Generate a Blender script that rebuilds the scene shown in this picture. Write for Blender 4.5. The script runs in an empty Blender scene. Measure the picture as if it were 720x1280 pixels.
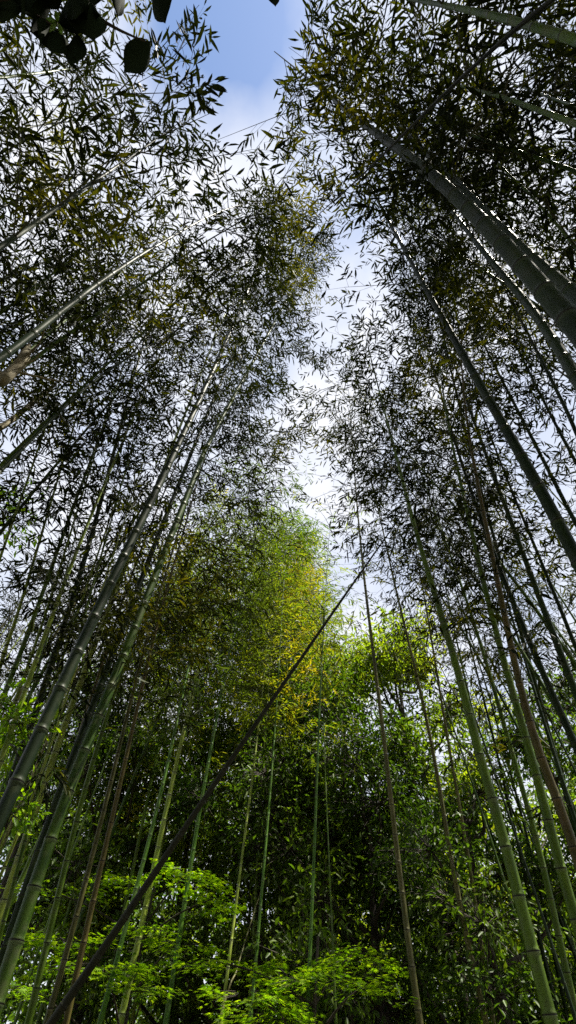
import bpy, math, random
import numpy as np
random.seed(7); RNG = np.random.default_rng(11)
sc = bpy.context.scene
COL = sc.collection
R = math.radians

# ------------------------------------------------------------------ camera geometry
F = 720.0                       # focal length in pixels of the 720 x 1280 photograph
CAM = np.array([0.0, 0.0, 1.6])
ELEV = R(52.1)
FW = np.array([0, math.cos(ELEV), math.sin(ELEV)])
UP = np.array([0, -math.sin(ELEV), math.cos(ELEV)])
RT = np.array([1.0, 0, 0])

def ray(px, py):
    d = FW + (px - 360) / F * RT - (py - 640) / F * UP
    return d / np.linalg.norm(d)

def at_dist(px, py, D):         # point on the line of sight at horizontal distance D
    d = ray(px, py)
    return CAM + d * D / max(1e-4, math.hypot(d[0], d[1]))

def at_slant(px, py, s):
    return CAM + ray(px, py) * s

def project(P):
    v = P - CAM
    zc = v @ FW
    zc = np.where(zc < 0.05, 0.05, zc)
    return 360 + F * (v @ RT) / zc, 640 - F * (v @ UP) / zc

# ------------------------------------------------------------------ materials
def new_mat(name):
    m = bpy.data.materials.new(name); m.use_nodes = True
    nt = m.node_tree
    for n in list(nt.nodes): nt.nodes.remove(n)
    out = nt.nodes.new('ShaderNodeOutputMaterial')
    return m, nt, out

def ramp(nt, stops):
    r = nt.nodes.new('ShaderNodeValToRGB')
    e = r.color_ramp.elements
    while len(e) < len(stops): e.new(0.5)
    for k, (p, c) in enumerate(stops):
        e[k].position = p; e[k].color = (*c, 1)
    return r

def leaf_mat(name, stops, transl=0.35, rough=0.5, spec=0.3, tint=(1.5, 1.6, 0.6)):
    m, nt, out = new_mat(name)
    a = nt.nodes.new('ShaderNodeAttribute'); a.attribute_name = 'rnd'
    r = ramp(nt, stops)
    nt.links.new(a.outputs['Fac'], r.inputs['Fac'])
    p = nt.nodes.new('ShaderNodeBsdfPrincipled')
    p.inputs['Roughness'].default_value = rough
    p.inputs['Specular IOR Level'].default_value = spec
    nt.links.new(r.outputs['Color'], p.inputs['Base Color'])
    t = nt.nodes.new('ShaderNodeBsdfTranslucent')
    mul = nt.nodes.new('ShaderNodeMix'); mul.data_type = 'RGBA'; mul.blend_type = 'MULTIPLY'
    mul.inputs[0].default_value = 1.0
    nt.links.new(r.outputs['Color'], mul.inputs[6])
    mul.inputs[7].default_value = (*tint, 1)
    nt.links.new(mul.outputs[2], t.inputs['Color'])
    mix = nt.nodes.new('ShaderNodeMixShader'); mix.inputs[0].default_value = transl
    nt.links.new(p.outputs[0], mix.inputs[1]); nt.links.new(t.outputs[0], mix.inputs[2])
    nt.links.new(mix.outputs[0], out.inputs['Surface'])
    return m

def culm_mat(name, c_lo, c_hi, pale, rough=0.42):
    m, nt, out = new_mat(name)
    tc = nt.nodes.new('ShaderNodeTexCoord')
    mp = nt.nodes.new('ShaderNodeMapping'); mp.inputs['Scale'].default_value = (30, 30, 1.6)
    nt.links.new(tc.outputs['Object'], mp.inputs['Vector'])
    n1 = nt.nodes.new('ShaderNodeTexNoise'); n1.inputs['Scale'].default_value = 1.0; n1.inputs['Detail'].default_value = 1.5
    nt.links.new(mp.outputs[0], n1.inputs['Vector'])
    n2 = nt.nodes.new('ShaderNodeTexNoise'); n2.inputs['Scale'].default_value = 2.3; n2.inputs['Detail'].default_value = 3
    nt.links.new(tc.outputs['Object'], n2.inputs['Vector'])
    add = nt.nodes.new('ShaderNodeMath'); add.operation = 'ADD'
    nt.links.new(n1.outputs['Fac'], add.inputs[0]); nt.links.new(n2.outputs['Fac'], add.inputs[1])
    oi = nt.nodes.new('ShaderNodeObjectInfo')
    sub = nt.nodes.new('ShaderNodeMath'); sub.operation = 'MULTIPLY_ADD'
    nt.links.new(oi.outputs['Random'], sub.inputs[0]); sub.inputs[1].default_value = 0.5; sub.inputs[2].default_value = -0.75
    s2 = nt.nodes.new('ShaderNodeMath'); s2.operation = 'ADD'
    nt.links.new(add.outputs[0], s2.inputs[0]); nt.links.new(sub.outputs[0], s2.inputs[1])
    r = ramp(nt, [(0.15, c_lo), (0.85, c_hi)])
    nt.links.new(s2.outputs[0], r.inputs['Fac'])
    at = nt.nodes.new('ShaderNodeAttribute'); at.attribute_name = 'ring'
    sep = nt.nodes.new('ShaderNodeSeparateColor'); nt.links.new(at.outputs['Color'], sep.inputs[0])
    # pale waxy bloom under each joint
    mx = nt.nodes.new('ShaderNodeMix'); mx.data_type = 'RGBA'
    sc_ = nt.nodes.new('ShaderNodeMath'); sc_.operation = 'MULTIPLY'; sc_.inputs[1].default_value = 0.4
    nt.links.new(sep.outputs[1], sc_.inputs[0])
    # lichen and old wax in irregular patches
    n4 = nt.nodes.new('ShaderNodeTexNoise'); n4.inputs['Scale'].default_value = 11; n4.inputs['Detail'].default_value = 6
    nt.links.new(tc.outputs['Object'], n4.inputs['Vector'])
    r4 = ramp(nt, [(0.5, (0, 0, 0)), (0.68, (0.6, 0.6, 0.6))]); nt.links.new(n4.outputs['Fac'], r4.inputs['Fac'])
    m4 = nt.nodes.new('ShaderNodeMix'); m4.data_type = 'RGBA'
    nt.links.new(r4.outputs['Color'], m4.inputs[0]); nt.links.new(r.outputs['Color'], m4.inputs[6]); m4.inputs[7].default_value = (pale[0] * .45, pale[1] * .42, pale[2] * .35, 1)
    nt.links.new(sc_.outputs[0], mx.inputs[0]); nt.links.new(m4.outputs[2], mx.inputs[6]); mx.inputs[7].default_value = (*pale, 1)
    # dark scar line on the joint
    m2 = nt.nodes.new('ShaderNodeMix'); m2.data_type = 'RGBA'
    nt.links.new(sep.outputs[0], m2.inputs[0]); nt.links.new(mx.outputs[2], m2.inputs[6]); m2.inputs[7].default_value = (0.02, 0.018, 0.01, 1)
    p = nt.nodes.new('ShaderNodeBsdfPrincipled')
    nt.links.new(m2.outputs[2], p.inputs['Base Color'])
    rr = nt.nodes.new('ShaderNodeMapRange'); nt.links.new(n1.outputs['Fac'], rr.inputs[0])
    rr.inputs[3].default_value = rough - 0.08; rr.inputs[4].default_value = rough + 0.2
    nt.links.new(rr.outputs[0], p.inputs['Roughness'])
    p.inputs['Specular IOR Level'].default_value = 0.24
    nt.links.new(p.outputs[0], out.inputs['Surface'])
    return m

def bark_mat(name, a, b, scale=8):
    m, nt, out = new_mat(name)
    tc = nt.nodes.new('ShaderNodeTexCoord')
    mp = nt.nodes.new('ShaderNodeMapping'); mp.inputs['Scale'].default_value = (scale, scale, scale * 0.25)
    nt.links.new(tc.outputs['Object'], mp.inputs['Vector'])
    n = nt.nodes.new('ShaderNodeTexNoise'); n.inputs['Detail'].default_value = 8; n.inputs['Scale'].default_value = 1.5
    nt.links.new(mp.outputs[0], n.inputs['Vector'])
    r = ramp(nt, [(0.3, a), (0.7, b)]); nt.links.new(n.outputs['Fac'], r.inputs['Fac'])
    p = nt.nodes.new('ShaderNodeBsdfPrincipled'); p.inputs['Roughness'].default_value = 0.85
    nt.links.new(r.outputs['Color'], p.inputs['Base Color'])
    bp = nt.nodes.new('ShaderNodeBump'); bp.inputs['Strength'].default_value = 0.6; bp.inputs['Distance'].default_value = 0.02
    nt.links.new(n.outputs['Fac'], bp.inputs['Height']); nt.links.new(bp.outputs[0], p.inputs['Normal'])
    nt.links.new(p.outputs[0], out.inputs['Surface'])
    return m

M = {}
M['leaf_dark'] = leaf_mat('bamboo_leaf', [(0, (0.006, 0.011, 0.003)), (0.55, (0.014, 0.022, 0.004)), (0.8, (0.065, 0.085, 0.009)), (1, (0.12, 0.13, 0.012))], 0.25, 0.6, 0.08, (1.6, 1.35, 0.4))  # near-black tones carry backlit shade; olive tones stand for sunlit clumps
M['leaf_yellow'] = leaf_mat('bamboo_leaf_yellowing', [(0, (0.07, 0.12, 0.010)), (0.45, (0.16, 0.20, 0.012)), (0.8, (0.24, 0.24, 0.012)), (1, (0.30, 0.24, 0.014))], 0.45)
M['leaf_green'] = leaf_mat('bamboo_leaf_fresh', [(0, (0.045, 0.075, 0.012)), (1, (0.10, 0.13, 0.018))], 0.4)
M['maple'] = leaf_mat('maple_leaf', [(0, (0.08, 0.18, 0.006)), (0.5, (0.17, 0.31, 0.008)), (1, (0.30, 0.42, 0.014))], 0.45, 0.5, 0.3, (1.6, 1.7, 0.5))
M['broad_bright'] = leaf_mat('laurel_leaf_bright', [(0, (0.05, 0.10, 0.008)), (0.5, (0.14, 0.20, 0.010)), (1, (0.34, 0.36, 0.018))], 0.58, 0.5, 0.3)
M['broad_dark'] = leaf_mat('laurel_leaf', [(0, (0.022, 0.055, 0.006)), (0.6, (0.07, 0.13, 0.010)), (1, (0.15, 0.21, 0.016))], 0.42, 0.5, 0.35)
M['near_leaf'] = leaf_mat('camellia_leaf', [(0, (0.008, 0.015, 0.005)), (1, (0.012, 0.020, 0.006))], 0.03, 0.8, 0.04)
M['shoot'] = leaf_mat('young_leaf', [(0, (0.12, 0.22, 0.02)), (1, (0.2, 0.3, 0.03))], 0.45)
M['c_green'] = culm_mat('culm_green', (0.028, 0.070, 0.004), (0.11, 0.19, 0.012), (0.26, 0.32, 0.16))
M['c_dark'] = culm_mat('culm_dark_green', (0.006, 0.017, 0.002), (0.020, 0.045, 0.005), (0.09, 0.13, 0.05))  # dark green, lowered further so the base colour carries the shade
M['c_near'] = culm_mat('culm_near_shaded', (0.008, 0.020, 0.003), (0.032, 0.055, 0.012), (0.10, 0.13, 0.08), 0.5)  # nearest culms: their shade is put into this base colour
M['c_pale'] = culm_mat('culm_pale_green', (0.14, 0.22, 0.022), (0.34, 0.42, 0.06), (0.42, 0.45, 0.34))
M['c_emerald'] = culm_mat('culm_emerald', (0.035, 0.10, 0.008), (0.10, 0.22, 0.018), (0.24, 0.36, 0.14))
M['c_olive'] = culm_mat('culm_olive', (0.07, 0.075, 0.018), (0.17, 0.16, 0.05), (0.30, 0.29, 0.18))
M['c_brown'] = culm_mat('culm_brown', (0.050, 0.044, 0.010), (0.14, 0.118, 0.028), (0.30, 0.22, 0.13), 0.4)
M['c_dead'] = culm_mat('culm_dead', (0.008, 0.009, 0.004), (0.022, 0.024, 0.010), (0.07, 0.075, 0.04), 0.5)
M['twig'] = bark_mat('twig', (0.03, 0.035, 0.015), (0.07, 0.07, 0.03))
M['bark'] = bark_mat('bark', (0.02, 0.016, 0.012), (0.07, 0.055, 0.04))
M['bark_pale'] = bark_mat('bark_pale', (0.12, 0.10, 0.05), (0.26, 0.22, 0.12), 14)

# ------------------------------------------------------------------ mesh helpers
def link(name, me, parent=None, mat=None):
    o = bpy.data.objects.new(name, me); COL.objects.link(o)
    if mat is not None: me.materials.append(mat)
    if parent is not None: o.parent = parent
    return o

def np_mesh(name, verts, faces, smooth=False, attrs=None):
    """verts Nx3, faces MxK (all the same K)"""
    verts = np.asarray(verts, np.float32); faces = np.asarray(faces, np.int32)
    me = bpy.data.meshes.new(name)
    k = faces.shape[1]; n = len(faces)
    me.vertices.add(len(verts)); me.vertices.foreach_set('co', verts.ravel())
    me.loops.add(n * k); me.loops.foreach_set('vertex_index', faces.ravel())
    me.polygons.add(n)
    me.polygons.foreach_set('loop_start', np.arange(0, n * k, k, dtype=np.int32))
    me.polygons.foreach_set('loop_total', np.full(n, k, np.int32))
    if smooth: me.polygons.foreach_set('use_smooth', np.ones(n, bool))
    for an, (kind, data) in (attrs or {}).items():
        a = me.attributes.new(an, kind, 'POINT')
        a.data.foreach_set('color' if kind == 'FLOAT_COLOR' else 'value', np.asarray(data, np.float32).ravel())
    me.update(); me.validate()
    return me

def norm(v): return v / np.maximum(1e-9, np.linalg.norm(v, axis=-1, keepdims=True))

def tubes(A, B, ra, rb, sides=3):
    """many straight tapered tubes -> verts, quads"""
    n = len(A)
    if n == 0: return np.zeros((0, 3)), np.zeros((0, 4), int)
    d = norm(B - A)
    ref = np.tile(np.array([0.31, 0.22, 0.92]), (n, 1))
    u = norm(np.cross(d, ref)); v = np.cross(d, u)
    ang = np.arange(sides) * 2 * math.pi / sides
    off = u[:, None, :] * np.cos(ang)[None, :, None] + v[:, None, :] * np.sin(ang)[None, :, None]
    ra = np.broadcast_to(np.asarray(ra, float), (n,)); rb = np.broadcast_to(np.asarray(rb, float), (n,))
    va = A[:, None, :] + off * ra[:, None, None]; vb = B[:, None, :] + off * rb[:, None, None]
    V = np.concatenate([va, vb], 1).reshape(-1, 3)
    base = (np.arange(n) * 2 * sides)[:, None]
    q = []
    for i in range(sides):
        j = (i + 1) % sides
        q.append(np.stack([base[:, 0] + i, base[:, 0] + j, base[:, 0] + sides + j, base[:, 0] + sides + i], 1))
    return V, np.concatenate(q, 0)

def catmull(P, per=8):
    P = [np.asarray(p, float) for p in P]
    Q = [2 * P[0] - P[1]] + P + [2 * P[-1] - P[-2]]
    out = []
    for i in range(1, len(Q) - 2):
        p0, p1, p2, p3 = Q[i - 1], Q[i], Q[i + 1], Q[i + 2]
        for t in np.linspace(0, 1, per, endpoint=False):
            out.append(0.5 * ((2 * p1) + (-p0 + p2) * t + (2 * p0 - 5 * p1 + 4 * p2 - p3) * t * t + (-p0 + 3 * p1 - 3 * p2 + p3) * t ** 3))
    out.append(P[-1])
    return np.array(out)

def sweep(path, radii, sides=12, cap=True, rough=0.0):
    n = len(path)
    tan = np.gradient(path, axis=0); tan = norm(tan)
    u = norm(np.cross(tan[0], [0.3, 0.9, 0.1])); fr = []
    for i in range(n):
        u = u - tan[i] * (u @ tan[i]); u = u / np.linalg.norm(u)
        fr.append((u, np.cross(tan[i], u)))
    ang = np.arange(sides) * 2 * math.pi / sides
    V = np.zeros((n, sides, 3))
    for i in range(n):
        r = radii[i] * (1 + rough * RNG.normal(size=(sides, 1)))
        V[i] = path[i] + r * (np.cos(ang)[:, None] * fr[i][0] + np.sin(ang)[:, None] * fr[i][1])
    idx = np.arange(n * sides).reshape(n, sides)
    a = idx[:-1]; b = idx[1:]
    q = np.stack([a, np.roll(a, -1, 1), np.roll(b, -1, 1), b], -1).reshape(-1, 4)
    return V.reshape(-1, 3), q

def leaves(base, direc, nrm, length, width, tone, bend=0.12):
    """lens shaped leaves, two quads folded along the midrib -> verts, quads, rnd"""
    n = len(base)
    d = norm(direc); s = norm(np.cross(d, nrm)); up = np.cross(s, d)
    L = length[:, None]; W = width[:, None] * 0.5
    mid = base + d * L * 0.42 + up * L * bend * 0.4
    tip = base + d * L - up * L * bend
    l = base + d * L * 0.36 + s * W + up * W * 0.35
    r = base + d * L * 0.36 - s * W + up * W * 0.35
    l2 = base + d * L * 0.70 + s * W * 0.72 + up * (W * 0.25 - L * bend * .2)
    r2 = base + d * L * 0.70 - s * W * 0.72 + up * (W * 0.25 - L * bend * .2)
    V = np.stack([base, l, l2, tip, r2, r], 1).reshape(-1, 3)
    b = (np.arange(n) * 6)[:, None]
    q = np.concatenate([b + np.array([[0, 1, 2, 3]]), b + np.array([[0, 3, 4, 5]])], 0)
    return V, q, np.repeat(tone, 6)

# ------------------------------------------------------------------ canopy openings
def inpoly(x, y, poly):
    inside = np.zeros(len(x), bool)
    n = len(poly)
    for i in range(n):
        x1, y1 = poly[i]; x2, y2 = poly[(i + 1) % n]
        c = ((y1 > y) != (y2 > y)) & (x < (x2 - x1) * (y - y1) / (y2 - y1 + 1e-9) + x1)
        inside ^= c
    return inside
# openings between the crowns over the path
GAPS = [([(250, -60), (382, -60), (376, 30), (350, 66), (346, 130), (330, 172), (262, 172), (280, 120), (300, 60), (262, 30)], 0.0),
        ([(345, 140), (372, 160), (400, 230), (392, 290), (350, 190)], 0.6),
        ([(425, 262), (470, 268), (495, 300), (480, 330), (432, 320)], 0.6),
        ([(386, 462), (404, 470), (414, 500), (418, 560), (430, 600), (444, 650), (420, 652), (376, 646), (392, 590), (398, 545), (380, 500)], 0.42),
        ([(430, 650), (470, 640), (505, 700), (540, 790), (470, 800), (420, 760)], 0.5),
        ([(395, 325), (425, 330), (420, 460), (392, 460)], 0.75)]
# how closely the twigs stand, as seen over the clearing: rows every 128 px, columns every 120 px
DENS = np.array([
 [0.75, 0.75, 0.60, 0.80, 0.80, 0.90, 1.00],
 [0.80, 0.80, 0.70, 0.80, 0.75, 0.90, 1.00],
 [0.95, 0.90, 0.80, 0.75, 0.75, 0.90, 1.00],
 [1.00, 0.85, 0.75, 0.75, 0.90, 0.85, 0.85],
 [0.80, 0.75, 0.70, 0.70, 0.95, 0.85, 0.80],
 [0.75, 0.75, 0.80, 0.70, 0.90, 0.80, 0.80],
 [0.80, 0.80, 1.00, 1.00, 0.50, 0.50, 0.50],
 [0.60, 0.60, 0.90, 0.90, 0.40, 0.40, 0.40],
 [0.60, 0.60, 0.90, 0.90, 0.40, 0.40, 0.40],
 [0.60, 0.60, 0.90, 0.90, 0.40, 0.40, 0.40],
 [0.60, 0.60, 0.90, 0.90, 0.40, 0.40, 0.40]])
DENS[1:6, 3] = 0.72; DENS[1:6, :3] *= 0.64; DENS[1:5, 2] *= 0.9; DENS[1:6, 4:] *= 0.78; DENS[5:8, :2] *= 0.8
def keep_prob(P):
    x, y = project(P)
    gx = np.clip(x / 120, 0, 5.999); gy = np.clip(y / 128, 0, 9.999)
    i = gy.astype(int); j = gx.astype(int); fy = gy - i; fx = gx - j
    p = (DENS[i, j] * (1 - fy) * (1 - fx) + DENS[i + 1, j] * fy * (1 - fx) + DENS[i, j + 1] * (1 - fy) * fx + DENS[i + 1, j + 1] * fy * fx)
    for poly, v in GAPS:
        p = np.where(inpoly(x, y, poly), np.minimum(p, v), p)
    return p

# ------------------------------------------------------------------ bamboo
def set_props(o, label, cat, group=None, kind=None):
    if label: o['label'] = label
    if cat: o['category'] = cat
    if group: o['group'] = group
    if kind: o['kind'] = kind

def empty(name, loc):
    o = bpy.data.objects.new(name, None); COL.objects.link(o)
    o.location = [float(c) for c in loc]; o.empty_display_size = 0.2
    return o

def resample(path, step):
    seg = np.linalg.norm(np.diff(path, axis=0), axis=1)
    s = np.concatenate([[0], np.cumsum(seg)])
    return s, s[-1]

def pos_at(path, s, q):
    return np.stack([np.interp(q, s, path[:, k]) for k in range(3)], -1)

LEAFCOUNT = [0]
def make_bamboo(path, dia, mat, label, group, f0=0.5, dens=1.2, bl=1.4, lmat='leaf_dark', lsize=1.12, sides=12, twigs=True, tip=0.08, gapk=1.0):
    """path: dense points from the ground to the tip"""
    s, L = resample(path, 0.1)
    base = path[0].copy(); base[2] = 0
    root = empty('bamboo', base)
    set_props(root, label, 'bamboo', group)
    r_of = lambda q: dia / 2 * np.maximum(tip, (1 - (q / L) ** 1.25 * (1 - tip)))
    # rings: internode bodies and swollen joints
    q = []; ring = []
    nodes = []
    t = 0.1; gap = 0.14
    while t < L - 0.05:
        nodes.append(t)
        gap = min(0.30, gap + 0.015) * (1.0 if t < L * 0.6 else 0.93)
        gap = max(gap, 0.17)
        t += gap * (0.92 + 0.16 * random.random()) * (0.75 + 2.6 * dia) * gapk
    rows = [(0.0, 1.0, 0, 0)]
    for t in nodes:
        r = r_of(t)
        e = max(0.006, min(0.008, r * 0.2)); rg = 1 + min(0.10, 0.0035 / max(r, 0.01))
        rows += [(t - 4.2 * e, 0.98, 0, 0.0), (t - 1.6 * e, 0.99, 0, 0.8), (t - 0.7 * e, rg, 0.1, 1.0), (t - 0.25 * e, rg * .98, 1.0, 0.2), (t + 0.35 * e, rg * .98, 1.0, 0.2), (t + 0.8 * e, rg * 1.02, 0.3, 0.35), (t + 1.7 * e, 0.975, 0.2, 0.1), (t + 4.5 * e, 0.97, 0, 0)]
    rows.append((L, 1.0, 0, 0))
    rows = sorted(rows)
    Q = np.array([x[0] for x in rows])
    P = pos_at(path, s, np.clip(Q, 0, L))
    rad = np.array([r_of(x[0]) * x[1] for x in rows])
    V, f = sweep(P - base, rad, sides)
    c = np.repeat(np.array([[x[2], x[3], 0, 1] for x in rows]), sides, 0)
    me = np_mesh('culm', V, f, True, {'ring': ('FLOAT_COLOR', c)})
    link('culm', me, root, M[mat])
    if f0 >= 1: return root
    # branches at the joints of the upper culm
    A = []; B = []; D0 = []
    az = random.random() * 6.28
    for t in nodes:
        u = t / L
        if u < f0: continue
        if random.random() > 0.55 + 0.45 * dens: continue
        az += math.pi + random.uniform(-0.5, 0.5)
        p = pos_at(path, s, np.array([t]))[0]; p2 = pos_at(path, s, np.array([min(L, t + 0.05)]))[0]
        tg = norm(p2 - p) if np.linalg.norm(p2 - p) > 1e-6 else np.array([0, 0, 1.])
        x = norm(np.cross(tg, [0.2, 1, 0.1])); y = np.cross(tg, x)
        prof = (0.35 + 0.65 * math.sin(math.pi * min(1, 0.15 + 0.8 * (u - f0) / (1 - f0 + 1e-6))))
        for k in range(2):
            a2 = az + (0.5 if k else -0.2)
            h = x * math.cos(a2) + y * math.sin(a2)
            bd = norm(h * random.uniform(0.7, 1.0) + tg * random.uniform(0.35, 0.9))
            ln = bl * prof * random.uniform(0.6, 1.15) * (1 if k == 0 else 0.7)
            A.append(p); D0.append(bd); B.append(ln)
    # leafy tip
    A = np.array(A); D0 = np.array(D0); ln = np.array(B)
    n = len(A)
    grav = np.array([0, 0, -1.0])
    mid = A + D0 * ln[:, None] * 0.5 + grav * (ln ** 2)[:, None] * 0.03
    end = mid + norm(D0 + grav * 0.45) * ln[:, None] * 0.5
    TV, TQ = [], []; voff = 0
    def addt(v, qd):
        nonlocal voff
        TV.append(v); TQ.append(qd + voff); voff += len(v)
    kp_ = keep_prob(end); kb = (kp_ + 0.1 > RNG.random(n)) & (kp_ > 0.2)
    A, mid, end, ln = A[kb], mid[kb], end[kb], ln[kb]; n = len(A)
    if n == 0: return root
    addt(*tubes(A, mid, 0.0055, 0.0035, 4)); addt(*tubes(mid, end, 0.0035, 0.0015, 4))
    # twigs
    nt_ = max(3, int(round(8 * dens)))
    tt = np.tile(np.linspace(0.25, 1.0, nt_), (n, 1)) + RNG.uniform(-0.05, 0.05, (n, nt_))
    tt = np.clip(tt, 0.2, 1.0)
    lo = tt < 0.5
    w = np.where(lo, tt * 2, tt * 2 - 1)[..., None]
    base_p = np.where(lo[..., None], A[:, None] * (1 - w) + mid[:, None] * w, mid[:, None] * (1 - w) + end[:, None] * w)
    bdir = norm(end - A)[:, None]
    tw = norm(bdir * 0.8 + RNG.normal(size=(n, nt_, 3)) * 0.55 + grav * 0.15)
    tl = RNG.uniform(0.16, 0.40, (n, nt_, 1)) * lsize
    T0 = base_p.reshape(-1, 3); TD = tw.reshape(-1, 3); TL = tl.reshape(-1, 1)
    T1 = T0 + TD * TL + grav * TL * 0.12
    kp = keep_prob(T1) > RNG.random(len(T1))
    T0, T1, TD, TL = T0[kp], T1[kp], TD[kp], TL[kp]
    if twigs: addt(*tubes(T0, T1, 0.0016, 0.0009, 3))
    link('branches', np_mesh('branches', np.concatenate(TV) - base, np.concatenate(TQ)), root, M['twig'])
    # leaves on every twig
    m = len(T0)
    if m == 0: return root
    nl = 7
    u = np.tile(np.linspace(0.35, 1.0, nl), (m, 1)) + RNG.uniform(-0.04, 0.04, (m, nl))
    side = np.tile(np.array([1, -1, 1, -1, 1, -1, 0.0]), (m, 1))
    perp = norm(np.cross(TD, norm(RNG.normal(size=(m, 3)) * 0.4 + np.array([0, 0, 1.]))))
    LB = T0[:, None] * (1 - u[..., None]) + T1[:, None] * u[..., None]
    LD = TD[:, None] * 0.75 + perp[:, None] * side[..., None] * 0.75 + RNG.normal(size=(m, nl, 3)) * 0.28 + grav * 0.42
    keep = RNG.random((m, nl)) < 0.80
    LB = LB[keep]; LD = norm(LD[keep])
    k = len(LB)
    Nn = norm(RNG.normal(size=(k, 3)) * 0.55 + np.array([0, 0, 1.]))
    ll = RNG.uniform(0.065, 0.135, k) * lsize
    # leaf colour drifts in patches: deep green mostly, lighter tones painted as sunlit clumps
    patch = np.sin(LB[:, 0] * 1.9 + 1) * np.sin(LB[:, 1] * 1.7 + LB[:, 2] * 0.6) * np.sin(LB[:, 2] * 1.5 + LB[:, 0] * .5)
    tone = np.clip(0.26 + 0.72 * patch + np.repeat(RNG.random(m) * 0.25, nl).reshape(m, nl)[keep] + (RNG.random(k) - .5) * 0.35, 0, 1)
    V, qd, rn = leaves(LB - base, LD, Nn, ll, ll * RNG.uniform(0.15, 0.21, k), tone)
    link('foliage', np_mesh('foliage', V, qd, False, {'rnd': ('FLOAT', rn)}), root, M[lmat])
    LEAFCOUNT[0] += k
    return root

def trace(pts, w0, dia, k=0.84, H=None, st=None, ext=2.5, droop=0.5):
    """culm through the traced sight lines: lowest point at the distance its width implies"""
    q = [np.array(p, float) for p in pts]
    for _ in range(2):
        q = [q[0]] + [(q[i - 1] + 2 * q[i] + q[i + 1]) / 4 if 0.5 < np.linalg.norm(q[i] - q[i - 1]) / np.linalg.norm(q[i + 1] - q[i]) < 2 else q[i] for i in range(1, len(q) - 1)] + [q[-1]]
    pts = [tuple(p) for p in q]
    s0 = dia * F / w0 / float(ray(*pts[0]) @ FW)
    P1 = at_slant(*pts[0], s0)
    D = math.hypot(P1[0], P1[1])
    d = ray(*pts[-1])
    if st: P2 = CAM + d * st
    else:
        t = k * D / max(1e-3, math.hypot(d[0], d[1]))
        z = CAM[2] + d[2] * t
        z = min(max(z, P1[2] + 2.0), 12.5)
        if H: z = H
        P2 = CAM + d * (z - CAM[2]) / d[2]
    out = [P1]
    ch = P2 - P1
    lastu = 0
    for (x, y) in pts[1:-1]:
        r = ray(x, y)
        # closest point on the sight line to the chord
        w = CAM - P1; a = r @ r; b = r @ ch; c = ch @ ch; dd = r @ w; e = ch @ w
        den = a * c - b * b
        tr = (b * e - c * dd) / den; uc = (a * e - b * dd) / den
        if uc <= lastu + 0.02 or uc > 0.97: continue
        lastu = uc
        out.append(CAM + r * tr)
    out.append(P2)
    # down to the ground
    nx = out[1]; sl = (nx - P1) / max(0.2, nx[2] - P1[2])
    G = P1 - sl * P1[2] * 0.8 * np.array([1, 1, 0]) - np.array([0, 0, P1[2]])
    mid = P1 - sl * P1[2] * 0.5 * np.array([1, 1, 0]) - np.array([0, 0, P1[2] * 0.5])
    # onward to the nodding tip
    td = norm(out[-1] - out[max(0, len(out) - 3)])
    p = out[-1]; hx = td * np.array([1, 1, 0]);
    tip = []
    for i in range(1, 5):
        td = norm(td + np.array([0, 0, -0.14 * droop]) * i + hx * 0.05)
        p = p + td * ext / 4
        tip.append(p)
    return catmull([G, mid] + out + tip, 6)

exec_traces = []
def T(label, pts, w0, dia, mat='c_green', grp='L', **kw):
    tk = {a: kw.pop(a) for a in ('k', 'H', 'st', 'ext', 'droop') if a in kw}
    g = {'L': 'bamboos on the left of the path', 'R': 'bamboos on the right of the path', 'C': 'slender bamboos behind the maples'}[grp]
    make_bamboo(trace(pts, w0, dia, **tk), dia * 1.05, mat, label, g, **kw)

#TRACES
# ---- left
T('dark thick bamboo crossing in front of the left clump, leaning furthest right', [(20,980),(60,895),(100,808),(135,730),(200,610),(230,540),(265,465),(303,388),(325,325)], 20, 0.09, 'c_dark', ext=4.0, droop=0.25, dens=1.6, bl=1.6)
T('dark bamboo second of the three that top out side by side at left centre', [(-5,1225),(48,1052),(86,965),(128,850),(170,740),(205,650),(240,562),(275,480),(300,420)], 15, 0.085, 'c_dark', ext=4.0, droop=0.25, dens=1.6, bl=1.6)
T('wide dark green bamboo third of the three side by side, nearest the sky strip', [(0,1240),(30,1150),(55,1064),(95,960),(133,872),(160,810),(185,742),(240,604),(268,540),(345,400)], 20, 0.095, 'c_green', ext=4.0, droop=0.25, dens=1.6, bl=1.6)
T('pale green bamboo with whitish joints left of the dark crossing pair', [(0,1145),(35,1040),(62,960),(100,845),(145,740),(185,635),(222,540),(262,440)], 12, 0.072, 'c_pale', ext=4.0, droop=0.25, dens=1.6, bl=1.6)
T('thin reddish brown bamboo between two dark green ones at left centre', [(105,900),(125,840),(140,790),(155,745),(170,700),(200,625),(235,545)], 6, 0.05, 'c_brown')
T('bright green bamboo rising through the lowest maple fronds at bottom left', [(35,1280),(55,1200),(72,1120),(92,1035),(112,960),(135,890),(165,800),(195,720),(225,650)], 11, 0.065, 'c_green')
T('slim yellow green bamboo just left of the brown one in the maple', [(58,1280),(80,1205),(105,1110),(128,1020),(145,960),(165,860),(185,790),(200,745),(225,655),(245,590)], 9, 0.052, 'c_olive')
T('reddish brown bamboo rising from the base of the leaning dead pole', [(82,1280),(95,1220),(115,1130),(138,1030),(156,960),(172,880),(188,810),(205,745),(232,655)], 10, 0.058, 'c_brown')
T('almost black bamboo standing alone against the yellowish leaves at upper left', [(0,1010),(40,905),(60,850),(90,745),(110,690),(130,620),(152,520),(175,440),(200,360)], 12, 0.08, 'c_dark')
T('pale bamboo with a light bare stem near the left edge at mid height', [(0,832),(15,790),(30,745),(45,690),(60,640),(75,590),(90,540),(102,500)], 7, 0.052, 'c_pale')
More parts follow.
